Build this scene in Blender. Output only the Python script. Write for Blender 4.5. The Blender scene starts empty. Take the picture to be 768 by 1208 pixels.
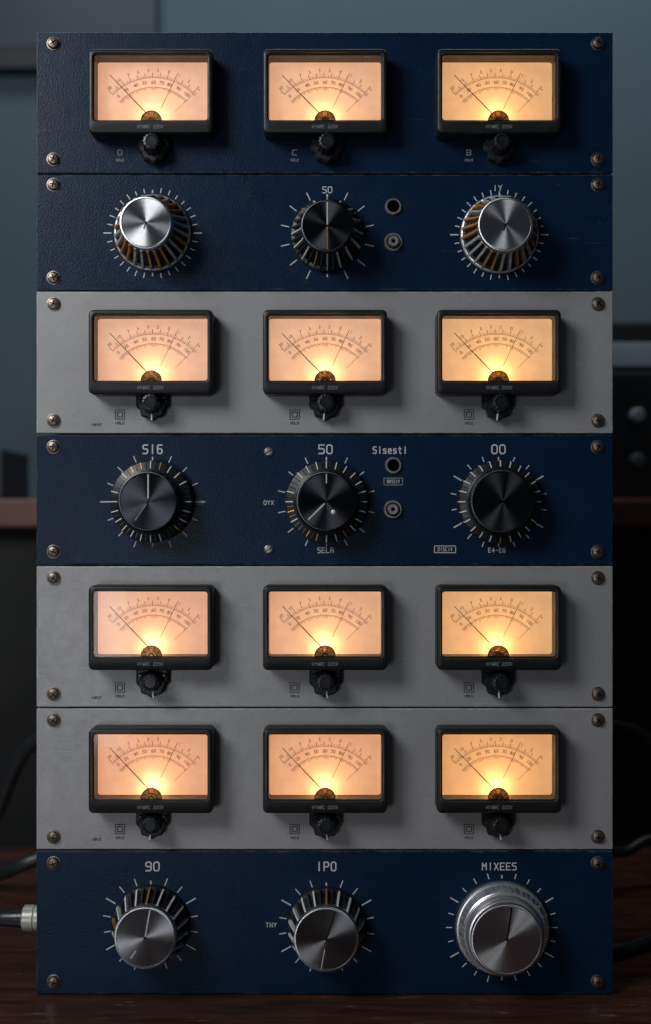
import bpy, math, random
from mathutils import Vector, Matrix
random.seed(7)
sc = bpy.context.scene
COL = sc.collection
D = 1.4; CZ = 0.570

def w(px, py, p=0.0):
    k = (D - p) / D
    return ((px-384)/1000*k, CZ + (604-py)/1000*k)

# ---------------------------------------------------------------- materials
def new_mat(name):
    m = bpy.data.materials.new(name); m.use_nodes = True
    nt = m.node_tree; b = nt.nodes["Principled BSDF"]
    return m, nt, b
def nd(nt, t, **kw):
    n = nt.nodes.new(t)
    for k, v in kw.items(): setattr(n, k, v)
    return n
def L(nt, a, b): nt.links.new(a, b)
def math_n(nt, op, a, b=None):
    n = nd(nt, 'ShaderNodeMath', operation=op)
    for i, v in enumerate((a, b)):
        if v is None: continue
        if isinstance(v, (int, float)): n.inputs[i].default_value = v
        else: L(nt, v, n.inputs[i])
    return n.outputs[0]
def noise(nt, vec, scale, detail=4, rough=0.6):
    n = nd(nt, 'ShaderNodeTexNoise'); n.inputs['Scale'].default_value = scale
    n.inputs['Detail'].default_value = detail; n.inputs['Roughness'].default_value = rough
    L(nt, vec, n.inputs['Vector']); return n.outputs['Fac']
def ramp(nt, fac, stops):
    r = nd(nt, 'ShaderNodeValToRGB'); L(nt, fac, r.inputs['Fac'])
    e = r.color_ramp.elements
    while len(e) < len(stops): e.new(0.5)
    for i, (p, c) in enumerate(stops):
        e[i].position = p
        e[i].color = (c, c, c, 1) if isinstance(c, (int, float)) else (*c, 1)
    return r.outputs['Color']
def mixc(nt, fac, a, b, mode='MIX'):
    n = nd(nt, 'ShaderNodeMix', data_type='RGBA', blend_type=mode)
    for s, v in ((n.inputs[0], fac), (n.inputs[6], a), (n.inputs[7], b)):
        if isinstance(v, (int, float)): s.default_value = v
        elif isinstance(v, tuple): s.default_value = (*v, 1)
        else: L(nt, v, s)
    return n.outputs[2]
def bump(nt, b, h, strength, dist):
    n = nd(nt, 'ShaderNodeBump'); n.inputs['Strength'].default_value = strength
    n.inputs['Distance'].default_value = dist
    L(nt, h, n.inputs['Height']); L(nt, n.outputs[0], b.inputs['Normal'])

def simple(name, col, rough=0.5, metal=0.0, nscale=400, bs=0.15, var=0.25, bd=0.0006, spec=0.5):
    m, nt, b = new_mat(name)
    tc = nd(nt, 'ShaderNodeTexCoord').outputs['Object']
    f = noise(nt, tc, nscale)
    f2 = noise(nt, tc, nscale*0.07)
    c = mixc(nt, f2, tuple(x*(1-var) for x in col), tuple(min(1, x*(1+var)) for x in col))
    L(nt, c, b.inputs['Base Color'])
    L(nt, ramp(nt, f2, [(0.3, max(0, rough-0.08)), (0.7, min(1, rough+0.1))]), b.inputs['Roughness'])
    b.inputs['Metallic'].default_value = metal
    b.inputs['Specular IOR Level'].default_value = spec
    if bs: bump(nt, b, f, bs, bd)
    return m

def panel_mat(name, dark, lite, metal, r0, r1, grain, bstr, wearcol, wearw, spec=0.5, mott=1.0):
    m, nt, b = new_mat(name)
    b.inputs['Specular IOR Level'].default_value = spec
    tcn = nd(nt, 'ShaderNodeTexCoord'); tc = tcn.outputs['Object']
    oi = nd(nt, 'ShaderNodeObjectInfo')
    add = nd(nt, 'ShaderNodeVectorMath', operation='ADD')
    L(nt, tc, add.inputs[0])
    sc_ = nd(nt, 'ShaderNodeVectorMath', operation='SCALE')
    sc_.inputs[0].default_value = (3.1, 5.7, 2.3); L(nt, oi.outputs['Random'], sc_.inputs['Scale'])
    L(nt, sc_.outputs[0], add.inputs[1]); v = add.outputs[0]
    big = noise(nt, v, 7, 6, 0.65)
    mid = noise(nt, v, 60, 5, 0.7)
    fine = noise(nt, v, grain, 3, 0.6)
    col = mixc(nt, ramp(nt, big, [(0.3, 0.0), (0.7, 1.0)]), dark, lite)
    col = mixc(nt, math_n(nt, 'MULTIPLY', ramp(nt, mid, [(0.42, 0.0), (0.75, 1.0)]), 0.35*mott), col, tuple(x*0.55 for x in dark))
    col = mixc(nt, math_n(nt, 'MULTIPLY', ramp(nt, fine, [(0.35, 1.0), (0.6, 0.0)]), 0.30*mott), col, tuple(x*0.45 for x in dark))
    mp = nd(nt, 'ShaderNodeMapping'); mp.inputs['Scale'].default_value = (18, 1, 420)
    mp.inputs['Rotation'].default_value = (0, 0.10, 0)
    L(nt, v, mp.inputs['Vector'])
    sn = nd(nt, 'ShaderNodeTexNoise'); sn.inputs['Scale'].default_value = 1.0; sn.inputs['Detail'].default_value = 2
    L(nt, mp.outputs[0], sn.inputs['Vector'])
    scr = math_n(nt, 'MULTIPLY', ramp(nt, sn.outputs['Fac'], [(0.66, 0.0), (0.72, 1.0)]), ramp(nt, mid, [(0.5, 0.0), (0.62, 1.0)]))
    col = mixc(nt, math_n(nt, 'MULTIPLY', scr, 0.35), col, wearcol)
    at = nd(nt, 'ShaderNodeAttribute', attribute_type='OBJECT', attribute_name='half_height')
    sx = nd(nt, 'ShaderNodeSeparateXYZ'); L(nt, tc, sx.inputs[0])
    dx = math_n(nt, 'SUBTRACT', 0.34, math_n(nt, 'ABSOLUTE', sx.outputs['X']))
    dz = math_n(nt, 'SUBTRACT', at.outputs['Fac'], math_n(nt, 'ABSOLUTE', sx.outputs['Z']))
    dm = math_n(nt, 'MINIMUM', dx, dz)
    n3 = noise(nt, v, 60, 6, 0.75)
    thr = math_n(nt, 'MULTIPLY', ramp(nt, n3, [(0.42, 0.0), (0.75, 1.0)]), wearw)
    wear = math_n(nt, 'LESS_THAN', dm, thr)
    col = mixc(nt, math_n(nt, 'MULTIPLY', wear, 0.65), col, wearcol)
    L(nt, col, b.inputs['Base Color'])
    b.inputs['Metallic'].default_value = metal
    L(nt, ramp(nt, mid, [(0.3, r0), (0.75, r1)]), b.inputs['Roughness'])
    h = math_n(nt, 'ADD', fine, math_n(nt, 'MULTIPLY', mid, 0.8*mott))
    bump(nt, b, h, bstr, 0.0008)
    return m

M = {}
M['navy'] = panel_mat("navy_enamel", (0.0018, 0.0150, 0.043), (0.0032, 0.0215, 0.060), 0.0, 0.27, 0.40, 480, 0.42, (0.09, 0.12, 0.15), 0.0022, 0.27, .8)
M['silver'] = panel_mat("grey_satin_metal_paint", (0.365, 0.355, 0.360), (0.445, 0.430, 0.435), 0.25, 0.36, 0.50, 850, 0.22, (0.65, 0.65, 0.66), 0.0026, 0.5, 0.62)
M['black'] = simple("black_plastic", (0.009, 0.010, 0.012), 0.34, 0, 900, 0.2)
M['bezel'] = simple("bezel_plastic", (0.009, 0.012, 0.013), 0.40, 0, 1200, 0.25)
M['chassis'] = simple("chassis_steel", (0.02, 0.021, 0.024), 0.55, 0.3)
M['screw'] = simple("aged_screw_steel", (0.27, 0.22, 0.19), 0.34, 0.95, 700, 0.3, 0.4)
M['pale_screw'] = simple("nickel_screw", (0.58, 0.56, 0.53), 0.3, 0.85, 700, 0.3, 0.3)
M['gold'] = simple("aged_brass_and_rib_glint", (0.80, 0.38, 0.11), 0.30, 0.6, 900, 0.2)  # brass on hub and pointer; on ribs, meter-light glints put into the colour
M['ink'] = simple("dial_ink", (0.050, 0.018, 0.009), 0.7, 0, 900, 0, 0.5)
M['needle'] = simple("needle_black", (0.012, 0.007, 0.005), 0.5, 0, 900, 0)
M['print'] = simple("white_print", (0.62, 0.63, 0.63), 0.6, 0, 2500, 0, 0.35)
M['dimprint'] = simple("worn_print", (0.26, 0.27, 0.28), 0.6, 0, 2500, 0, 0.5)
M['darkprint'] = simple("dark_print", (0.07, 0.07, 0.075), 0.6, 0, 2500, 0, 0.5)
M['hole'] = simple("socket_void", (0.002, 0.002, 0.002), 0.9, 0, 900, 0, spec=0.0)
M['fin'] = simple("fin_metal", (0.86, 0.82, 0.78), 0.30, 0.55, 900, 0.1)
M['darkfin'] = simple("dark_fin_metal", (0.07, 0.07, 0.072), 0.28, 0.7, 900, 0.1)
M['ribline'] = simple("pale_rib_line", (0.85, 0.85, 0.82), 0.35, 0.1, 900, 0.0, 0.25)
M['cord'] = simple("cable_rubber", (0.018, 0.020, 0.024), 0.34, 0, 600, 0.2)
M['blue_cord'] = simple("blue_grey_cable_rubber", (0.045, 0.055, 0.068), 0.4, 0, 600, 0.2)
M['ivory'] = simple("plug_sleeve", (0.52, 0.51, 0.47), 0.32, 0.3, 600, 0.15)
m, nt, b = new_mat("amber_hub"); M['hub'] = m
tc = nd(nt, 'ShaderNodeTexCoord').outputs['Object']
c = mixc(nt, noise(nt, tc, 300), (0.55, 0.30, 0.10), (0.90, 0.55, 0.20))
L(nt, c, b.inputs['Base Color']); b.inputs['Roughness'].default_value = 0.4; b.inputs['Metallic'].default_value = 0.15
tl = nd(nt, 'ShaderNodeBsdfTranslucent'); tl.inputs[0].default_value = (0.62, 0.46, 0.22, 1)
ms = nd(nt, 'ShaderNodeMixShader'); ms.inputs[0].default_value = 0.13
L(nt, b.outputs[0], ms.inputs[1]); L(nt, tl.outputs[0], ms.inputs[2]); L(nt, ms.outputs[0], nt.nodes['Material Output'].inputs[0])

def spun(name, col, rough, aniso, metal=1.0, blotch=.35):
    m, nt, b = new_mat(name)
    tc = nd(nt, 'ShaderNodeTexCoord').outputs['Object']
    sx = nd(nt, 'ShaderNodeSeparateXYZ'); L(nt, tc, sx.inputs[0])
    r = math_n(nt, 'SQRT', math_n(nt, 'ADD', math_n(nt, 'POWER', math_n(nt, 'ABSOLUTE', sx.outputs['X']), 2.0),
               math_n(nt, 'POWER', math_n(nt, 'ABSOLUTE', sx.outputs['Z']), 2.0)))
    cx = nd(nt, 'ShaderNodeCombineXYZ'); L(nt, r, cx.inputs[0])
    rn = noise(nt, cx.outputs[0], 2200, 3)
    blot = noise(nt, tc, 70, 4)
    c = mixc(nt, rn, tuple(x*0.75 for x in col), tuple(min(1, x*1.2) for x in col))
    c = mixc(nt, math_n(nt, 'MULTIPLY', ramp(nt, blot, [(0.45, 0.0), (0.75, 1.0)]), blotch), c, tuple(x*0.5 for x in col))
    L(nt, c, b.inputs['Base Color'])
    b.inputs['Metallic'].default_value = metal
    b.inputs['Roughness'].default_value = rough
    b.inputs['Anisotropic'].default_value = aniso
    t = nd(nt, 'ShaderNodeTangent', direction_type='RADIAL', axis='Y')
    L(nt, t.outputs[0], b.inputs['Tangent'])
    bump(nt, b, rn, 0.12, 0.0003)
    return m
M['silvercap'] = spun("spun_aluminium", (0.74, 0.74, 0.76), 0.28, 0.97)
M['darkcap'] = spun("spun_black_aluminium", (0.068, 0.073, 0.083), 0.28, 0.97)
M['midcap'] = spun("spun_gunmetal", (0.29, 0.29, 0.31), 0.28, 0.97)
M['skirtmetal'] = spun("turned_aluminium_skirt", (0.90, 0.90, 0.91), 0.26, 0.7, 0.85, .15)

m, nt, b = new_mat("backlit_dial_card"); M['dial'] = m
oi = nd(nt, 'ShaderNodeObjectInfo')
tc = nd(nt, 'ShaderNodeTexCoord').outputs['Object']
st = ramp(nt, noise(nt, tc, 45, 5), [(0.3, 0.88), (0.7, 1.05)])
c = mixc(nt, 1.0, oi.outputs['Color'], st, 'MULTIPLY')
L(nt, c, b.inputs['Emission Color'])
L(nt, mixc(nt, 1.0, (0.82, 0.65, 0.50), st, 'MULTIPLY'), b.inputs['Base Color'])
b.inputs['Emission Strength'].default_value = 0.66
b.inputs['Roughness'].default_value = 0.7
m = bpy.data.materials.new("meter_glass"); m.use_nodes = True; M['glass'] = m
nt = m.node_tree; nt.nodes.clear()
o = nd(nt, 'ShaderNodeOutputMaterial'); mx = nd(nt, 'ShaderNodeMixShader')
tr = nd(nt, 'ShaderNodeBsdfTransparent'); gl = nd(nt, 'ShaderNodeBsdfGlossy'); fr = nd(nt, 'ShaderNodeFresnel')
tr.inputs[0].default_value = (0.96, 0.97, 0.96, 1); gl.inputs['Roughness'].default_value = 0.08
L(nt, fr.outputs[0], mx.inputs[0]); L(nt, tr.outputs[0], mx.inputs[1]); L(nt, gl.outputs[0], mx.inputs[2]); L(nt, mx.outputs[0], o.inputs[0])

m, nt, b = new_mat("worn_mahogany"); M['wood'] = m
tc = nd(nt, 'ShaderNodeTexCoord').outputs['Object']
mp = nd(nt, 'ShaderNodeMapping'); mp.inputs['Scale'].default_value = (2.2, 20, 20); L(nt, tc, mp.inputs[0])
g = noise(nt, mp.outputs[0], 3, 8, 0.7)
c = mixc(nt, ramp(nt, g, [(0.32, 0.0), (0.68, 1.0)]), (0.020, 0.008, 0.006), (0.110, 0.040, 0.028))
mp2 = nd(nt, 'ShaderNodeMapping'); mp2.inputs['Scale'].default_value = (14, 90, 90); mp2.inputs['Rotation'].default_value = (0, 0, .25); L(nt, tc, mp2.inputs[0])
scr = ramp(nt, noise(nt, mp2.outputs[0], 1.0, 5, 0.75), [(0.62, 0.0), (0.66, 1.0)])
c = mixc(nt, math_n(nt, 'MULTIPLY', scr, 0.40), c, (0.40, 0.28, 0.23))
L(nt, c, b.inputs['Base Color'])
L(nt, ramp(nt, noise(nt, tc, 18, 6, 0.7), [(0.3, 0.10), (0.7, 0.32)]), b.inputs['Roughness'])
bump(nt, b, math_n(nt, 'SUBTRACT', g, math_n(nt, 'MULTIPLY', scr, 0.4)), 0.3, 0.002)
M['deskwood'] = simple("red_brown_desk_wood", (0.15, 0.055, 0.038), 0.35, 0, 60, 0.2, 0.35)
M['deskdark'] = simple("dark_under_desk", (0.004, 0.004, 0.005), 0.7, 0, 60, 0.2)
M['wall'] = simple("blue_grey_wall_paint", (0.062, 0.096, 0.120), 0.8, 0, 35, 0.25, 0.12, 0.003)
M['cabinet'] = simple("dark_cabinet_paint", (0.026, 0.040, 0.050), 0.6, 0, 50, 0.2)
M['equip'] = simple("black_equipment_paint", (0.012, 0.015, 0.018), 0.5, 0.1, 100, 0.2)
M['equipgrey'] = simple("grey_equipment_paint", (0.11, 0.125, 0.145), 0.5, 0.2, 100, 0.2)
M['equippale'] = simple("pale_equipment_strip", (0.40, 0.46, 0.52), 0.5, 0.1, 100, 0.2)
M['floor'] = simple("dark_floor", (0.010, 0.009, 0.009), 0.7, 0, 20, 0.2)

# ---------------------------------------------------------------- mesh builder
GL = {
 '0': [[(1,0),(3,0),(4,1),(4,5),(3,6),(1,6),(0,5),(0,1),(1,0)]],
 '1': [[(1,4.8),(2.2,6),(2.2,0)]],
 '2': [[(0,6),(3,6),(4,5.2),(4,3.9),(3,3.2),(1,3),(0,2.2),(0,0),(4,0)]],
 '4': [[(3,0),(3,6),(0,2),(4,2)]],
 '5': [[(4,6),(0,6),(0,3.4),(3,3.4),(4,2.6),(4,.8),(3,0),(0,0)]],
 '6': [[(4,6),(1,6),(0,5),(0,1),(1,0),(3,0),(4,.8),(4,2.5),(3,3.3),(0,3.3)]],
 '9': [[(0,0),(3,0),(4,1),(4,5),(3,6),(1,6),(0,5.2),(0,3.6),(1,2.8),(4,2.8)]],
 'S': [[(4,6),(1,6),(0,5.2),(0,4),(1,3.2),(3,3.2),(4,2.5),(4,.8),(3,0),(0,0)]],
 'I': [[(2,0),(2,6)]],
 'P': [[(0,0),(0,6),(3,6),(4,5.2),(4,3.6),(3,2.8),(0,2.8)]],
 'R': [[(0,0),(0,6),(3,6),(4,5.2),(4,3.6),(3,2.8),(0,2.8)],[(2,2.8),(4,0)]],
 'M': [[(0,0),(0,6),(2,3),(4,6),(4,0)]],
 'W': [[(0,6),(.8,0),(2,4),(3.2,0),(4,6)]],
 'X': [[(0,0),(4,6)],[(0,6),(4,0)]],
 'E': [[(4,6),(0,6),(0,0),(4,0)],[(0,3),(3.2,3)]],
 'B': [[(0,0),(0,6),(3,6),(4,5.2),(4,3.9),(3,3.1),(4,2.3),(4,.8),(3,0),(0,0)],[(0,3.1),(3,3.1)]],
 'T': [[(0,6),(4,6)],[(2,6),(2,0)]],
 'N': [[(0,0),(0,6),(4,0),(4,6)]],
 'Y': [[(0,6),(2,3),(4,6)],[(2,3),(2,0)]],
 'L': [[(0,6),(0,0),(4,0)]],
 'A': [[(0,0),(0,4.6),(1.3,6),(2.7,6),(4,4.6),(4,0)],[(0,2.5),(4,2.5)]],
 'C': [[(4,6),(1,6),(0,5),(0,1),(1,0),(4,0)]],
 'D': [[(0,0),(0,6),(3,6),(4,5),(4,1),(3,0),(0,0)]],
 'V': [[(0,6),(2,0),(4,6)]],
 'U': [[(0,6),(0,1),(1,0),(3,0),(4,1),(4,6)]],
 'H': [[(0,0),(0,6)],[(4,0),(4,6)],[(0,3),(4,3)]],
 'O': [[(1,0),(3,0),(4,1),(4,5),(3,6),(1,6),(0,5),(0,1),(1,0)]],
 '-': [[(.6,3),(3.4,3)]],
 '(': [[(3,6.4),(1.8,5),(1.8,1),(3,-.4)]], ')': [[(1,6.4),(2.2,5),(2.2,1),(1,-.4)]],
 's': [[(3.4,4.2),(.6,4.2),(.2,3.6),(.2,2.8),(.8,2.2),(3,2.2),(3.4,1.7),(3.4,.5),(3,0),(0,0)]],
 'i': [[(2,0),(2,4.2)],[(2,5.4),(2,6.1)]],
 'e': [[(.2,2.1),(3.6,2.1),(3.6,3.6),(3,4.2),(.8,4.2),(.2,3.6),(.2,.6),(.8,0),(3.6,0)]],
 't': [[(1.6,6),(1.6,.6),(2.2,0),(3.4,0)],[(.4,4.2),(3.2,4.2)]],
}
class MB:
    def __init__(s): s.v = []; s.f = []; s.mi = []
    def add(s, vs, fs, mi=0):
        o = len(s.v); s.v += [tuple(x) for x in vs]
        s.f += [tuple(i+o for i in f) for f in fs]; s.mi += [mi]*len(fs)
    def box(s, x0, x1, y0, y1, z0, z1, mi=0):
        vs = [(x, y, z) for x in (x0, x1) for y in (y0, y1) for z in (z0, z1)]
        s.add(vs, [(0,1,3,2),(4,6,7,5),(0,4,5,1),(2,3,7,6),(0,2,6,4),(1,5,7,3)], mi)
    def loops(s, loops, mi=0, cap0=False, cap1=False):
        n = len(loops[0]); vs = [p for l in loops for p in l]; fs = []
        for a in range(len(loops)-1):
            for i in range(n):
                j = (i+1) % n
                fs.append((a*n+i, a*n+j, (a+1)*n+j, (a+1)*n+i))
        if cap0: fs.append(tuple(range(n)))
        if cap1: fs.append(tuple(reversed(range((len(loops)-1)*n, len(loops)*n))))
        s.add(vs, fs, mi)
    def lathe(s, prof, n=64, mi=0, cx=0, cz=0, rmod=None, cap0=False, cap1=True):
        ls = []
        for k, (r, y) in enumerate(prof):
            l = []
            for i in range(n):
                a = 2*math.pi*i/n
                rr = r*(rmod(a) if rmod else 1)
                l.append((cx+rr*math.sin(a), y, cz+rr*math.cos(a)))
            ls.append(l)
        s.loops(ls, mi, cap0, cap1)
    def line(s, x0, z0, x1, z1, wd, y, mi=0, ext=0.0):
        dx, dz = x1-x0, z1-z0; l = math.hypot(dx, dz); nx, nz = -dz/l*wd/2, dx/l*wd/2
        ex, ez = dx/l*ext, dz/l*ext; x0 -= ex; z0 -= ez; x1 += ex; z1 += ez
        s.add([(x0+nx, y, z0+nz), (x0-nx, y, z0-nz), (x1-nx, y, z1-nz), (x1+nx, y, z1+nz)], [(0,1,2,3)], mi)
    def stroke_text(s, t, size, x, z, y, mi=0, wd=None, asp=1.0):
        u = size/6; adv = (4*asp+1.9)*u; tot = adv*len(t)-1.9*u; wd = wd or size*.155; k = 0
        for i, ch in enumerate(t):
            for pl in GL.get(ch, []):
                for (a, b_), (c, d) in zip(pl, pl[1:]):
                    ox = x-tot/2+i*adv; oz = z-size/2
                    s.line(ox+a*u*asp, oz+b_*u, ox+c*u*asp, oz+d*u, wd, y-k*4e-6, mi, wd*.42); k += 1
    def text(s, t, size, x, z, y, mi=0, rot=0, bold=0.0, sx=1.0, sp=1.0):
        cu = bpy.data.curves.new("tmp", 'FONT'); cu.body = t; cu.size = size*1.35; cu.space_character = sp
        cu.align_x = 'CENTER'; cu.align_y = 'CENTER'; cu.offset = bold; cu.resolution_u = 3
        ob = bpy.data.objects.new("tmp", cu)
        me = bpy.data.meshes.new_from_object(ob)
        ca, sa = math.cos(rot), math.sin(rot)
        vs = [(x+(v.co.x*sx)*ca - v.co.y*sa, y, z+(v.co.x*sx)*sa+v.co.y*ca) for v in me.vertices]
        s.add(vs, [tuple(p.vertices) for p in me.polygons], mi)
        bpy.data.objects.remove(ob); bpy.data.curves.remove(cu); bpy.data.meshes.remove(me)
    def mesh(s, name, mats, smooth=True, ang=35):
        me = bpy.data.meshes.new(name); me.from_pydata(s.v, [], s.f)
        for mm in mats: me.materials.append(mm)
        for p, i in zip(me.polygons, s.mi): p.material_index = i
        if smooth:
            me.polygons.foreach_set('use_smooth', [True]*len(me.polygons))
            me.update(); me.set_sharp_from_angle(angle=math.radians(ang))
        me.update(); return me

def obj(name, data, parent=None, loc=(0,0,0), bevel=0, seg=2):
    o = bpy.data.objects.new(name, data); COL.objects.link(o)
    o.location = loc
    if parent: o.parent = parent
    if bevel:
        b = o.modifiers.new("bevel", 'BEVEL'); b.width = bevel; b.segments = seg; b.limit_method = 'ANGLE'
        b.harden_normals = False
    return o
def rrect(x0, x1, z0, z1, r, y, n=5):
    pts = []
    for cx, cz, a0 in ((x1-r, z1-r, 0), (x0+r, z1-r, 90), (x0+r, z0+r, 180), (x1-r, z0+r, 270)):
        for i in range(n+1):
            a = math.radians(a0+90*i/n); pts.append((cx+r*math.cos(a), y, cz+r*math.sin(a)))
    return pts

# ---------------------------------------------------------------- shared part meshes
mm = 0.001
def build_meter_meshes():
    R = {}
    b = MB()
    ow, ot, ob_ = 72*mm, 49*mm, -49*mm
    ix, it, ib = 65.5*mm, 42*mm, -33*mm
    def o(i, y): return rrect(-ow+i, ow-i, ob_+i, ot-i, max(0.001, 6*mm-i), y)
    def n(i, y): return rrect(-ix-i, ix+i, ib-i, it+i, 3*mm+i, y)
    b.loops([o(0, 0), o(0, -25*mm), o(0.6*mm, -27*mm), o(1.8*mm, -28*mm), n(2.6*mm, -28*mm), n(2.0*mm, -27.2*mm),
             n(1.8*mm, -25.2*mm), n(0, -24.8*mm), n(0, -2*mm)])
    R['bezel'] = b.mesh("vu_meter", [M['bezel']], ang=50)
    b = MB(); b.add(rrect(-ix-.5*mm, ix+.5*mm, ib-.5*mm, it+.5*mm, 3*mm, -3*mm), [tuple(range(24))])
    R['dial'] = b.mesh("dial_face", [M['dial']], False)
    b = MB(); b.add(rrect(-ix-1.5*mm, ix+1.5*mm, ib-1.5*mm, it+1.5*mm, 3*mm, -25.0*mm), [tuple(range(24))])
    R['glass'] = b.mesh("glass", [M['glass']], False)
    b = MB(); y = -3.4*mm; cz = -42*mm
    def pol(r, a): a = math.radians(a); return (r*mm*math.sin(a), cz+r*mm*math.cos(a))
    rnd = random.Random(3)
    for r, wd, a0, a1 in ((66, .34, -46, 48), (55, .3, -47, 47)):
        N = 40
        for i in range(N):
            p = pol(r, a0+(a1-a0)*i/N); q = pol(r, a0+(a1-a0)*(i+1)/N); b.line(*p, *q, wd*mm, y)
    for i in range(63):
        a = -46+1.5*i; big = i % 5 == 0
        b.line(*pol(66, a), *pol(72 if big else rnd.uniform(67.8, 69.6), a), (.55 if big else .36)*mm, y)
    for i in range(61):
        a = -46+1.5*i
        b.line(*pol(55, a), *pol(55-rnd.uniform(1.0, 4.0), a), .36*mm, y)
    for t, a in zip(("20", "10", "7", "5", "3", "2", "0", "1", "2", "3+"), (-44, -33, -23, -14, -5, 4, 14, 24, 34, 45)):
        b.text(t, 4.0*mm, *pol(74.5, a), y, rot=-math.radians(a))
    for t, a in zip(("0", "20", "40", "50", "60", "70", "80", "90", "100"), (-43, -32, -20, -10, 0, 9, 18, 29, 40)):
        b.text(t, 4.2*mm, *pol(60.5, a), y, rot=-math.radians(a))
    b.line(*pol(30, 16), *pol(77, 22), .55*mm, y); b.line(*pol(36, 44), *pol(66, 45), .35*mm, y)
    R['scale'] = b.mesh("scale_marking", [M['ink']], False)
    b = MB()
    x0, z0, x1, z1 = -4*mm, -24*mm, -50*mm, 24*mm
    b.line(x0, z0, x1, z1, .85*mm, -13*mm); b.line(x0, z0, (x0+x1)/2, (z0+z1)/2, 1.2*mm, -13.2*mm)
    R['needle'] = b.mesh("needle", [M['needle']], False)
    b = MB()
    def half(r0, r1, ya, yb, mi, N=24):
        A = [(-90+180*i/N) for i in range(N+1)]
        out = [(r1*mm*math.sin(math.radians(a)), r1*mm*math.cos(math.radians(a))-33*mm) for a in A]
        inn = [(r0*mm*math.sin(math.radians(a)), r0*mm*math.cos(math.radians(a))-33*mm) for a in A]
        vs = []; fs = []
        for (a, c), (d, e) in zip(out, inn): vs += [(a, ya*mm, c), (a, yb*mm, c), (d, yb*mm, e), (d, ya*mm, e)]
        for i in range(N):
            k = 4*i
            for q in range(4): fs.append((k+q, k+(q+1) % 4, k+4+(q+1) % 4, k+4+q))
        b.add(vs, fs, mi)
    half(6.6, 12.4, -20, -20.8, 0); half(11.7, 12.4, -20.9, -22, 2); half(0.01, 6.5, -20, -20.8, 2); half(3.8, 5.8, -20.9, -22.4, 1); half(0.01, 2.4, -20.9, -23, 1)
    for a in (-60, -20, 20, 60):
        s_, c_ = math.sin(math.radians(a)), math.cos(math.radians(a))
        b.line(7.4*mm*s_, -33*mm+7.4*mm*c_, 11*mm*s_, -33*mm+11*mm*c_, .8*mm, -21.2*mm, 2)
    R['hub'] = b.mesh("pivot_cover", [M['hub'], M['gold'], M['needle']], ang=50)
    b = MB(); b.stroke_text("HYWRC 220V", 3.6*mm, 0, -41.5*mm, -28.3*mm, 0, .5*mm, .8)
    R['plate'] = b.mesh("bezel_lettering", [M['dimprint']], False)
    b = MB()
    b.loops([rrect(-19*mm, 19*mm, -7*mm, 16*mm, 5*mm, 0), rrect(-19*mm, 19*mm, -7*mm, 16*mm, 5*mm, -8*mm), rrect(-17*mm, 17*mm, -5*mm, 14*mm, 4*mm, -10*mm)], cap1=True)
    b.lathe([(16*mm, 0), (16*mm, -11*mm), (14*mm, -13*mm), (0.1*mm, -13*mm)], 40, cz=-3*mm, rmod=lambda a: 1+0.07*math.cos(8*a))
    b.lathe([(2.6*mm, -9*mm), (2.6*mm, -12*mm), (1.5*mm, -13*mm)], 16, 1, cx=-14*mm, cz=6*mm)
    b.lathe([(2.6*mm, -9*mm), (2.6*mm, -12*mm), (1.5*mm, -13*mm)], 16, 1, cx=14*mm, cz=6*mm)
    R['selbase'] = b.mesh("selector_switch", [M['bezel'], M['darkfin']], ang=40)
    b = MB()
    b.lathe([(12*mm, -12*mm), (12*mm, -15*mm), (10.6*mm, -17*mm), (10.2*mm, -27*mm), (9*mm, -29*mm), (6.5*mm, -29.6*mm), (6*mm, -28.4*mm), (0.1*mm, -28.4*mm)], 60,
            rmod=lambda a: 1+0.05*math.cos(12*a))
    R['selknob'] = b.mesh("switch_knob", [M['black']], ang=40)
    b = MB(); b.box(-.8*mm, .8*mm, -14.5*mm, -13*mm, -20*mm, -12*mm)
    R['selptr'] = b.mesh("switch_pointer", [M['ribline']], False)
    b = MB()
    b.lathe([(8.2*mm, 0), (8.2*mm, -.9*mm), (7.6*mm, -1.1*mm), (7.0*mm, -1.1*mm), (6.8*mm, -2.6*mm), (5.6*mm, -4.2*mm), (3.6*mm, -5.0*mm), (0.1*mm, -5.2*mm)], 36)
    for k in range(2):
        a = k*math.pi/2; dx, dz = math.cos(a), math.sin(a)
        b.line(-3.6*mm*dx, -3.6*mm*dz, 3.6*mm*dx, 3.6*mm*dz, 1.15*mm, -5.4*mm-k*.05*mm, 1)
    R['screw'] = b.mesh("screw", [M['screw'], M['hole']], ang=30)
    b = MB()
    b.lathe([(5.5*mm, 0), (5.2*mm, -2*mm), (3.5*mm, -3.2*mm), (0.1*mm, -3.4*mm)], 28)
    b.line(-3*mm, -2*mm, 3*mm, 2*mm, 1.1*mm, -3.7*mm, 1)
    R['pin'] = b.mesh("small_screw", [M['pale_screw'], M['hole']], ang=30)
    b = MB()
    b.lathe([(10*mm, 0), (9.8*mm, -2.2*mm), (8.8*mm, -3.4*mm), (7.4*mm, -3.4*mm), (7.0*mm, -2.6*mm)], 40, cap1=False)
    b.lathe([(7.0*mm, -2.6*mm), (7.0*mm, -0.6*mm), (0.1*mm, -0.5*mm)], 40, 1)
    R['jack'] = b.mesh("jack_socket", [M['pale_screw'], M['hole']], ang=30)
    b = MB()
    b.lathe([(11*mm, 0), (11*mm, -2*mm), (10*mm, -3.4*mm), (8.4*mm, -3.4*mm), (8.0*mm, -1.6*mm)], 40, cap1=False)
    b.lathe([(8.0*mm, -1.6*mm), (6.8*mm, -1.5*mm)], 40, 1, cap1=False)
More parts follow.
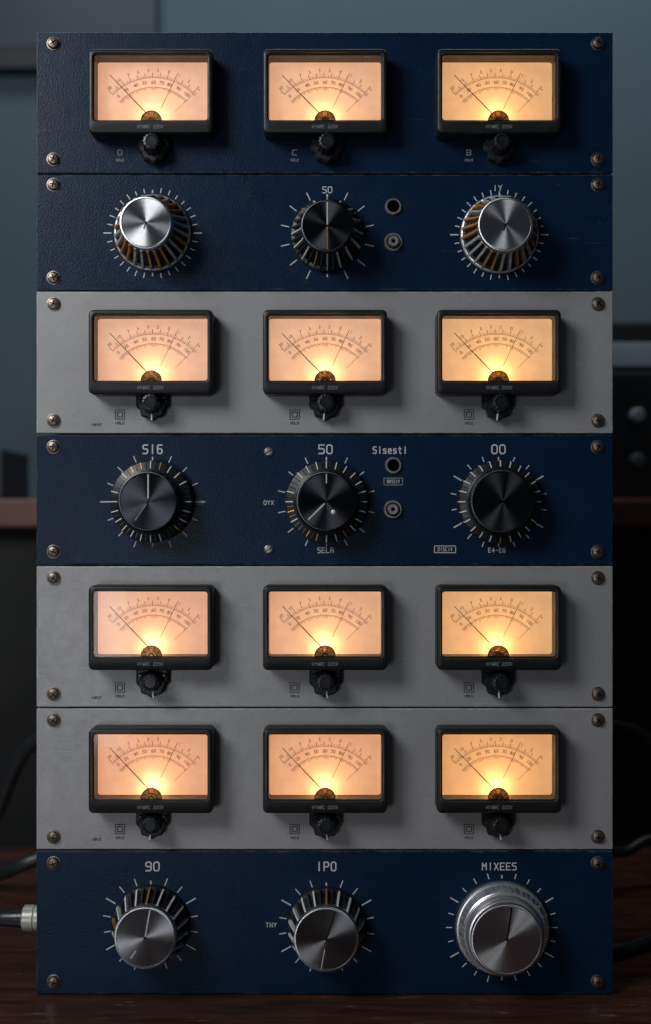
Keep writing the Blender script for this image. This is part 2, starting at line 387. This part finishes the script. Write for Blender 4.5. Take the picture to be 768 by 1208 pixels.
    b.lathe([(6.8*mm, -1.5*mm), (6.6*mm, -7*mm), (5.4*mm, -8.6*mm), (3.2*mm, -8.6*mm), (2.6*mm, -7*mm), (0.1*mm, -7*mm)], 40)
    b.lathe([(2.2*mm, -7.1*mm), (2*mm, -7.3*mm), (.1*mm, -7.3*mm)], 20, 1)
    R['button'] = b.mesh("push_button", [M['pale_screw'], M['hole']], ang=30)
    return R
R = build_meter_meshes()

def knob(unit, U, px, py, prot, r_skirt, r_cap, style, ptr, ticks, dot=None):
    x, z = w(px, py)
    loc = (x-U[0], 0, z-U[2])
    rs, rc, P = r_skirt*mm, r_cap*mm, prot*mm
    low = style in ('black', 'blackgold')
    rr = random.Random(int(px*3+py))
    b = MB()
    def ribs(nf, ft, pr, pick, mats):
        b = MB(); n = len(pr)
        for i in range(nf):
            a = 2*math.pi*i/nf; s_, c_ = math.sin(a), math.cos(a)
            def T(t, r, y): return (r*s_+t*c_, y, r*c_-t*s_)
            vs = [T(-ft/2, r, y) for r, y in pr]+[T(ft/2, r, y) for r, y in pr]
            b.add(vs, [tuple(range(n)), tuple(reversed(range(n, 2*n)))]+[(j, (j+1) % n, n+(j+1) % n, n+j) for j in range(n)], pick(i))
        obj("grip_ribs", b.mesh("grip_ribs", mats, False), k)
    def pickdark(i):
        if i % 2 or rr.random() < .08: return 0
        return 2 if rr.random() < .15 else 1  # random gold ribs stand in for orange meter light reflected on the skirt
    if style == 'big':
        prof = [(rs, 0), (rs, -6*mm), (rs-1.2*mm, -8*mm), (rs-2.6*mm, -8.4*mm), (rs-3.0*mm, -9.6*mm), (rs-6.2*mm, -22*mm), (rs-7.4*mm, -23*mm), (rs-8.4*mm, -23*mm),
                (rs-8.8*mm, -24.5*mm), (rc+2.6*mm, -P*.74), (rc+1.2*mm, -P*0.80), (rc-1*mm, -P*.82)]
        b.lathe(prof, 120, 0)
        k = obj("control_knob", b.mesh("control_knob", [M['skirtmetal']], ang=28), unit, loc)
        ribs(44, 2.6*mm, [(rs-2.5*mm, -9.8*mm), (rs-5.6*mm, -21.5*mm), (rs-9*mm, -21.5*mm), (rs-6*mm, -10*mm)], lambda i: 0, [M['skirtmetal']])
    elif style == 'black':
        h = P*.42
        b.lathe([(rs, 0), (rs, -h+2*mm), (rs-.6*mm, -h+.6*mm), (rs-2*mm, -h), (rc+3*mm, -h-1.5*mm), (rc+1*mm, -h-2.5*mm), (rc-1*mm, -P*.78)], 96, 0)
        k = obj("control_knob", b.mesh("control_knob", [M['black']], ang=30), unit, loc)
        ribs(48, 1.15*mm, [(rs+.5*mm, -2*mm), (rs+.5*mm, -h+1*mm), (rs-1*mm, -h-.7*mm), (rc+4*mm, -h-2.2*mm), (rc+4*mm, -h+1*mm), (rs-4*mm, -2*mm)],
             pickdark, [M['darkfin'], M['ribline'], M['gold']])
    else:
        rn = rc*(0.93 if low else 0.96)
        b.lathe([(rs, 0), (rs, -3*mm), (rs-1.0*mm, -4.6*mm), (rs-2*mm, -5*mm)], 96, 1 if style == 'silver' else 0, cap1=False)
        b.lathe([(rs-2*mm, -5*mm), (rs-5*mm, -6*mm), (rn+1*mm, -P*0.50), (rn-1*mm, -P*0.78)], 72, 0)
        k = obj("control_knob", b.mesh("control_knob", [M['black'], M['fin']], ang=30), unit, loc)
        nf = {'silver': 26, 'blackgold': 32, 'dark': 36}[style]
        ft = {'silver': 2.6, 'blackgold': 1.4, 'dark': 1.8}[style]*mm
        pr = [(rs-.8*mm, -3*mm), (rs-.9*mm, -9.5*mm), (rn+4.4*mm, -P*0.62), (rn+2.0*mm, -P*0.80), (rn-3*mm, -P*0.80), (rs-8*mm, -4*mm)]
        if style == 'silver': ribs(nf, ft, pr, lambda i: 2 if rr.random() < .4 else 0, [M['fin'], M['ribline'], M['gold']])  # gold picks colour in the orange glints of the lit meters
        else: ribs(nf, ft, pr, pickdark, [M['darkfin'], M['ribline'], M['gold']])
    b = MB(); y0 = -P*0.74
    prof = [(rc-1*mm, y0), (rc, y0-.8*mm), (rc, -P+1.6*mm), (rc-.5*mm, -P+.5*mm), (rc-1.5*mm, -P), (rc-2.8*mm, -P), (rc-3.3*mm, -P+.7*mm), (.1*mm, -P+.7*mm)]
    top = 'silvercap' if style in ('silver', 'big') else ('darkcap' if low else 'midcap')
    b.lathe(prof[:-1], 96, 0, cap1=False)
    b.lathe(prof[-2:], 96, 1)
    rim = {'silver': 'silvercap', 'big': 'silvercap', 'black': 'darkcap', 'blackgold': 'darkcap', 'dark': 'silvercap'}[style]
    obj("knob_cap", b.mesh("knob_cap", [M[rim], M[top]], ang=28), k)
    b = MB()
    for a, r0, r1, wd, mi in ptr:
        a = math.radians(a); yy = -P+.35*mm
        b.line(r0*rc*math.sin(a), r0*rc*math.cos(a), r1*rc*math.sin(a), r1*rc*math.cos(a), wd*mm, yy, mi)
    b.lathe([(1.3*mm, -P+.8*mm), (1.2*mm, -P+.1*mm), (.1*mm, -P)], 16, 2)
    obj("pointer_line", b.mesh("pointer_line", [M['print'], M['gold'], M['hole'], M['dimprint']], False), k)
    if dot:
        b = MB(); b.lathe([(2.8*mm, -P+.7*mm), (2.6*mm, -P-.4*mm), (1.6*mm, -P-1.2*mm), (.1*mm, -P-1.4*mm)], 20, 0, cx=dot[0]*mm, cz=dot[1]*mm)
        obj("set_screw", b.mesh("set_screw", [M['ribline']]), k)
    b = MB(); n, r0, r1, longs = ticks
    for i in range(n):
        a = 2*math.pi*i/n
        lg = longs and i % longs == 0
        ra = r0*mm+rr.uniform(-.4, .4)*mm; rb = (r1+(4 if lg else rr.uniform(-1.2, .6)))*mm
        if i == 0 or 2*i == n: rb = (r0+3)*mm; ra = (r0-1)*mm
        b.line(ra*math.sin(a), ra*math.cos(a), rb*math.sin(a), rb*math.cos(a), (1.5 if lg else 1.2)*mm, -.4*mm)
    obj("dial_ticks", b.mesh("dial_ticks", [M['print']], False), unit, loc)
    return k

# ---------------------------------------------------------------- rack units
units = [
 ("navy", 38, 204, 'm'), ("navy", 206, 342, 'k2'), ("silver", 344, 511, 'm'), ("navy", 513, 666, 'k4'),
 ("silver", 668, 834, 'm'), ("silver", 836, 1002, 'm'), ("navy", 1004, 1174, 'k7')]
labels = [
 "navy blue rack unit with three lit meters topping the stack",
 "slim navy rack unit with two silver knobs and one black",
 "worn grey rack unit with glowing meters under slim navy unit",
 "navy rack unit with three black knobs, jack socket and button",
 "grey rack unit with three glowing meters resting on another grey",
 "grey rack unit with amber meters resting on lowest navy unit",
 "navy rack unit with metal knobs standing on the wooden table"]
screws_y = [(50, 187), (217, 327), (358, 496), (527, 651), (682, 819), (850, 988), (1019, 1159)]
mrow = {0: 107, 2: 415, 4: 741, 5: 910}
srow = {0: 169, 2: 475, 4: 804, 5: 972}
mcol = (177.5, 383.5, 589)
dialcol = [(1.0, 0.52, 0.345), (1.0, 0.53, 0.32), (1.0, 0.53, 0.24)]
lampcol = [(1.0, 0.59, 0.27), (1.0, 0.59, 0.25), (1.0, 0.56, 0.19)]
for ui, (colr, yt, yb, kind) in enumerate(units):
    x0, zt = w(43, yt); x1, zb = w(723, yb)
    if ui == 6: zb += .0015
    cxu = (x0+x1)/2; U = (cxu, 0, zb)
    u = bpy.data.objects.new("audio_rack_unit", None); COL.objects.link(u); u.location = U
    u.empty_display_size = .05
    u["label"] = labels[ui]; u["category"] = "audio equipment"; u["group"] = "audio rack units stacked in a tower"
    hh = (zt-zb)/2
    b = MB(); b.box(-.34, .34, 0, .009, -hh, hh)
    f = obj("faceplate", b.mesh("faceplate", [M[colr]], False), u, (0, 0, hh), .0011, 3); f["half_height"] = hh
    b = MB(); b.box(-.325, .325, .0095, .32, -hh+.001, hh-.001)
    obj("chassis", b.mesh("chassis", [M['chassis']], False), u, (0, 0, hh), .001)
    for sy in screws_y[ui]:
        for sx in (62.5, 706):
            x, z = w(sx, sy, .004)
            s = obj("screw", R['screw'], u, (x-U[0], 0, z-U[2])); s.rotation_euler = (0, random.uniform(0, 3.1), 0)
    PR = -.4*mm
    def tx(T, t, size, px, py, mi=0, wd=None, asp=.92):
        x, z = w(px, py); T.stroke_text(t, size*mm, x-U[0], z-U[2], PR, mi, wd and wd*mm, asp)
    def rect(T, px, py, ww, hh_, th, mi=0):
        x, z = w(px, py); x -= U[0]; z -= U[2]; a, c = ww/2*mm, hh_/2*mm; t = th*mm
        T.line(x-a, z+c, x+a, z+c, t, PR, mi); T.line(x-a, z-c, x+a, z-c, t, PR, mi)
        T.line(x-a, z-c, x-a, z+c, t, PR-.00005, mi); T.line(x+a, z-c, x+a, z+c, t, PR-.00005, mi)
    def fin(T, nm="lettering"):
        obj(nm, T.mesh(nm, [M['print'], M['dimprint'], M['darkprint']], False), u)
    def one(*a, **k):
        T = MB(); tx(T, *a, **k); fin(T)
    if kind == 'm':
        for ci, mx_ in enumerate(mcol):
            x, z = w(mx_, mrow[ui], .028)
            ml = obj("vu_meter", R['bezel'], u, (x-U[0], 0, z-U[2]))
            d = obj("dial_face", R['dial'], ml)
            warm = {0: .98, 2: 1.02, 4: .96, 5: .87}[ui]
            dc = dialcol[ci]; d.color = (1.0, dc[1]*warm, dc[2]*warm*warm, 1)
            obj("scale_marking", R['scale'], ml)
            n_ = obj("needle", R['needle'], ml); n_.rotation_euler = (0, random.uniform(-.012, .012), 0)
            obj("pivot_cover", R['hub'], ml)
            obj("glass", R['glass'], ml)
            obj("bezel_lettering", R['plate'], ml)
            ld = bpy.data.lights.new("meter_lamp", 'POINT'); ld.energy = 0.041*(1, 1.05, 1.18)[ci]*random.uniform(.92, 1.08); ld.shadow_soft_size = .003
            ld.color = lampcol[ci]
            obj("meter_lamp", ld, ml, (-1*mm, -17*mm, -24*mm))
            x, z = w(mx_+(0.5 if ui else 2), srow[ui], .02)
            sw = obj("selector_switch", R['selbase'], u, (x-U[0], 0, z-U[2]))
            kn = obj("switch_knob", R['selknob'], sw)
            if ui:
                pt = obj("switch_pointer", R['selptr'], sw); pt.rotation_euler = (0, random.choice((0, 0, .12, -.1)), 0)
            bx = mx_-36; by = srow[ui]+{0: 13, 2: 14, 4: 7, 5: 6}[ui]; mi = 1 if ui == 0 else 2
            T = MB()
            if ui:
                rect(T, bx, by, 11, 11, .9, mi); rect(T, bx, by, 6, 6, 1.2, mi); tx(T, "HOLD", 2.8, bx, by+10, mi, .5)
            else:
                tx(T, "OCB"[ci], 6, bx, by-2, mi, 1.1, 1.2); tx(T, "HOLD", 2.6, bx, by+7, mi, .5)
            fin(T, "switch_marking")
            if ui and ci == 0: one("INPUT", 2.8, bx-28, by+12, mi, .5)
    elif kind == 'k2':
        knob(u, U, 180, 275, 52, 45, 30.5, 'silver', [(200, .0, .25, 1.4, 2)], (32, 48, 54, 8))
        knob(u, U, 386, 278, 50, 43, 30, 'blackgold', [(0, 0, .95, 1.5, 0), (180, 0, .9, 1.2, 1)], (14, 46, 57, 7))
        knob(u, U, 589, 277, 52, 46, 31.5, 'silver', [(200, .0, .25, 1.4, 2)], (32, 48, 54, 8))
        one("S0", 7, 386, 224); one("IY", 6.5, 587, 222)
        for nm, py, ob_ in (("jack_socket", 244, 'jack'), ("push_button", 286, 'button')):
            x, z = w(464, py); obj(nm, R[ob_], u, (x-U[0], 0, z-U[2]))
    elif kind == 'k4':
        knob(u, U, 180, 592, 36, 47.5, 35, 'black', [(0, .1, .9, 1.6, 0), (215, .1, .75, 1.1, 3)], (16, 50, 58, 4))
        knob(u, U, 385, 592, 36, 47.5, 35, 'black', [(0, .6, .95, 1.2, 0), (225, .1, .85, 1.6, 0)], (14, 50, 58, 7), dot=(8, -12))
        knob(u, U, 588, 592, 36, 48, 37, 'black', [(8, .1, .9, 1.2, 2)], (18, 50, 57, 3))
        one("SI6", 10, 180, 530, asp=.8); one("50", 10, 384, 530); one("00", 10, 588, 530)
        one("Sisesti", 7.5, 460, 531, 0, 1.3, asp=.72); one("0YX", 4.6, 317, 593); one("(Y)", 4, 236, 593, 1, asp=.6)
        one("SELA", 6, 384, 649, asp=.8); one("E4-E6", 5, 586, 649, asp=.8)
        T = MB(); rect(T, 525, 648, 25, 8, .9); tx(T, "DISCIV", 4.0, 525, 648, 0, .6, .65); fin(T)
        T = MB(); rect(T, 464, 568, 22, 8, .9, 1); tx(T, "BASSIV", 3.8, 464, 568, 0, .55, .55); fin(T)
        for nm, px, py, ob_ in (("jack_socket", 464, 549, 'jack'), ("push_button", 463.5, 601, 'button'), ("small_screw", 317, 533, 'pin'), ("small_screw", 317, 648, 'pin')):
            x, z = w(px, py); obj(nm, R[ob_], u, (x-U[0], 0, z-U[2]))
    else:
        knob(u, U, 178, 1090, 46, 46, 36, 'dark', [(10, .0, .9, 1.4, 0), (215, .5, .8, 1.4, 0)], (18, 48, 57, 3))
        knob(u, U, 385, 1092, 46, 46, 37.5, 'dark', [(18, .0, .9, 1.2, 2), (190, .3, .9, .9, 0)], (18, 48, 57, 3))
        knob(u, U, 592, 1094, 42, 55, 41.5, 'big', [(8, .0, .9, 1.8, 2)], (24, 59, 66, 4))
        one("90", 10, 180, 1022); one("IPO", 10, 385, 1022, asp=.8); one("MIXEES", 8, 589, 1022, asp=.85); one("TNY", 5, 320, 1091)

# ---------------------------------------------------------------- setting
def top(name, me, loc, label, cat, bevel=0, kind=None, group=None):
    o = obj(name, me, None, loc, bevel)
    if label: o["label"] = label
    if cat: o["category"] = cat
    if kind: o["kind"] = kind
    if group: o["group"] = group
    return o
b = MB(); b.box(-1.1, 1.1, -.45, .62, -.04, 0)
tb = top("wooden_table", b.mesh("wooden_table", [M['wood']], False), (0, 0, 0), "worn dark mahogany table holding the stacked rack units", "table", .004)
b = MB()
for lx in (-1.02, 1.02):
    for ly in (-.38, .55): b.box(lx-.035, lx+.035, ly-.035, ly+.035, -.75, -.041)
obj("leg_frame", b.mesh("leg_frame", [M['wood']], False), tb, (0, 0, 0))
b = MB(); b.add([(-5, -3, -.752), (5, -3, -.752), (5, 2, -.752), (-5, 2, -.752)], [(0,1,2,3)])
top("floor", b.mesh("floor", [M['floor']], False), (0,0,0), "dark studio floor", "floor", kind="structure")
b = MB(); b.box(-4, 4, 1.55, 1.65, -.752, 3)
top("wall", b.mesh("wall", [M['wall']], False), (0,0,0), "plain blue-grey painted studio wall", "wall", kind="structure")

b = MB(); b.box(-1.6, 1.6, .78, 1.5, -.024, .030)
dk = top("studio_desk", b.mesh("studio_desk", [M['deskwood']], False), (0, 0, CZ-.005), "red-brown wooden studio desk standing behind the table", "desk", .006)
b = MB(); b.box(-1.58, 1.58, .84, .87, -1.31, -.0245)  # near-black sheet put in for the dark space below the desk top
obj("dark_space_panel", b.mesh("dark_space_panel", [M['deskdark']], False), dk)
DT = CZ+.0255
def wd(px, py, y): k = (D+y)/D; return (px-384)/1000*k, CZ+(604-py)/1000*k
xa, za = wd(715, 378, .9)
zm = wd(0, 436, .9)[1]; zs2 = wd(0, 404, .9)[1]
b = MB(); b.box(xa, xa+.42, .90, 1.25, DT, zm-.002)
dv = top("studio_equipment", b.mesh("studio_equipment", [M['equip']], False), (0,0,0), "black studio equipment case with small knobs on the desk", "audio equipment", .006)
b = MB(); b.box(xa-.004, xa+.41, .91, 1.24, zm, za)
dv2 = top("studio_equipment", b.mesh("studio_equipment", [M['equip']], False), (0,0,0), "black equipment case with pale front strip stacked on another case", "audio equipment", .006)
b = MB(); b.box(xa+.002, xa+.404, .903, .9095, zm+.006, zs2)
obj("front_strip", b.mesh("front_strip", [M['equippale']], False), dv2, bevel=.002)
for py in (490, 543):
    for i, px in enumerate((751, 790, 830)):
        x, z = wd(px, py, .9)
        b = MB(); b.lathe([(.013, 0), (.013, -.012), (.010, -.018), (.0001, -.018)], 24)
        obj("knob", b.mesh("knob", [M['equippale'] if py == 490 else M['equipgrey']]), dv, (x, .9, z))
xs = wd(5, 0, .95)[0]; zs = wd(0, 530, .95)[1]
b = MB(); b.box(xs-.16, xs, .95, 1.15, DT, zs)
sp_ = top("desk_speaker", b.mesh("desk_speaker", [M['equip']], False), (0,0,0), "small black speaker box standing on the desk", "speaker", .006)
b = MB(); b.lathe([(.026, .95), (.026, .944), (.022, .943), (.02, .949), (.0001, .9485)], 32, cx=xs-.08, cz=(DT+zs)/2)
obj("speaker_cone", b.mesh("speaker_cone", [M['equipgrey']]), sp_)
xr = wd(183, 0, 1.50)[0]; zb_ = wd(0, 80, 1.50)[1]; zl = wd(0, 54, 1.50)[1]
b = MB(); b.box(xr-.9, xr, 1.51, 1.549, zl, zl+.5)
cb = top("wall_cabinet", b.mesh("wall_cabinet", [M['cabinet']], False), (0,0,0), "dark blue-grey cabinet mounted on the wall", "cabinet", .004)
b = MB(); b.box(xr-.9, xr, 1.50, 1.548, zb_, zl-.003)
obj("bottom_rail", b.mesh("bottom_rail", [M['equip']], False), cb, bevel=.003)

# cables
def tube(pts, r, n=12, sub=10):
    P = [Vector(p) for p in pts]; P = [P[0]*2-P[1]]+P+[P[-1]*2-P[-2]]; path = []
    for i in range(1, len(P)-2):
        for s_ in range(sub):
            t = s_/sub; a, b_, c, d = P[i-1:i+3]
            path.append(.5*((2*b_)+(c-a)*t+(2*a-5*b_+4*c-d)*t*t+(3*b_-a-3*c+d)*t**3))
    path.append(P[-2]); ls = []
    up = Vector((0, 0.3, 1)).normalized()
    for i, p in enumerate(path):
        tg = (path[min(i+1, len(path)-1)]-path[max(i-1, 0)]).normalized()
        s1 = tg.cross(up)
        if s1.length < 1e-3: s1 = tg.cross(Vector((0, 1, 0)))
        s1.normalize(); s2 = s1.cross(tg)
        ls.append([p+r*(math.cos(2*math.pi*k/n)*s1+math.sin(2*math.pi*k/n)*s2) for k in range(n)])
    b = MB(); b.loops(ls, 0, True, True); return b
def cable(pts, r, label, mat='cord'):
    return top("audio_cable", tube(pts, r).mesh("audio_cable", [M[mat]], ang=60), (0,0,0), label, "cable", group="loose audio cables around the rack")
def q(px, py, y): x, z = wd(px, py, y); return (x, y, max(z, .011))
c1 = cable([q(-60, 1088, .03), q(-20, 1086, .03), q(2, 1084, .03)], .0085, "blue-grey cable with silver plug pushed into the unit's side", 'blue_cord')
b = MB()
def xl(prof, mi):
    t = MB(); t.lathe(prof, 28, 0)
    b.add([(v[1], v[0], v[2]) for v in t.v], t.f, mi)
X0 = -.3880
xl([(.0085, X0-.004), (.0100, X0), (.0110, X0+.016), (.0120, X0+.0240)], 1)
xl([(.0132, X0+.0240), (.0155, X0+.0255), (.0155, X0+.037), (.0142, X0+.038), (.0155, X0+.0395), (.0155, X0+.049), (.0120, X0+.050), (.0120, X0+.0628)], 0)
pz = q(0, 1083, .03)[2]
obj("plug", b.mesh("plug", [M['ivory'], M['cord']], ang=30), c1, (0, .03, pz))
cable([q(110, 850, .36), q(55, 868, .38), q(28, 888, .40), q(10, 925, .42), q(-8, 965, .44), q(-50, 1010, .46)], .011, "black cable curving down behind the stack onto the table")
cable([q(-60, 1045, .40), q(0, 1030, .36), q(30, 1018, .34), q(80, 1000, .35)], .011, "thick black cable draped on the table beside the stack")
cable([q(690, 1000, .36), q(735, 1005, .40), q(770, 990, .42), q(830, 995, .44)], .008, "black cable trailing from the back of the stack")
cable([q(690, 1120, .10), q(735, 1122, .12), q(775, 1112, .16), q(840, 1118, .2)], .008, "black cable lying on the table beside the stack")
cable([q(690, 850, .36), q(740, 858, .40), q(775, 880, .44), q(850, 960, .5)], .007, "thin dark cable looping down behind the stack")

# ---------------------------------------------------------------- lights
def area(name, loc, target, size, power, col, sy=None):
    l = bpy.data.lights.new(name, 'AREA'); l.energy = power; l.color = col; l.size = size
    if sy: l.shape = 'RECTANGLE'; l.size_y = sy
    o = bpy.data.objects.new(name, l); COL.objects.link(o); o.location = loc
    o.rotation_euler = (Vector(target)-Vector(loc)).to_track_quat('-Z', 'Y').to_euler()
    return o
area("key_softbox", (-1.4, -1.45, 1.75), (0, 0, .55), 0.9, 28, (0.95, 0.99, 1.0))
area("low_fill", (-0.9, -2.3, 0.15), (0, 0, .45), 0.6, 5, (0.92, 0.96, 1.0))
area("wall_wash", (0.2, .75, 2.5), (0.2, 1.55, 1.0), 2.2, 16, (0.85, 0.94, 1.0), .4)

wld = bpy.data.worlds.new("World"); sc.world = wld; wld.use_nodes = True
bg = wld.node_tree.nodes["Background"]; bg.inputs[0].default_value = (0.6, 0.74, 0.88, 1); bg.inputs[1].default_value = 0.035

cam = bpy.data.cameras.new("Camera"); co = bpy.data.objects.new("Camera", cam); COL.objects.link(co)
co.location = (0, -D, CZ); co.rotation_euler = (math.radians(90), 0, 0)
cam.sensor_fit = 'VERTICAL'; cam.sensor_height = 24; cam.lens = 24*D/1.208
cam.clip_start = .05; cam.clip_end = 50
cam.dof.use_dof = True; cam.dof.focus_distance = D-.012; cam.dof.aperture_fstop = 1.3
sc.camera = co
sc.view_settings.view_transform = 'Standard'; sc.view_settings.look = 'None'; sc.view_settings.exposure = 0
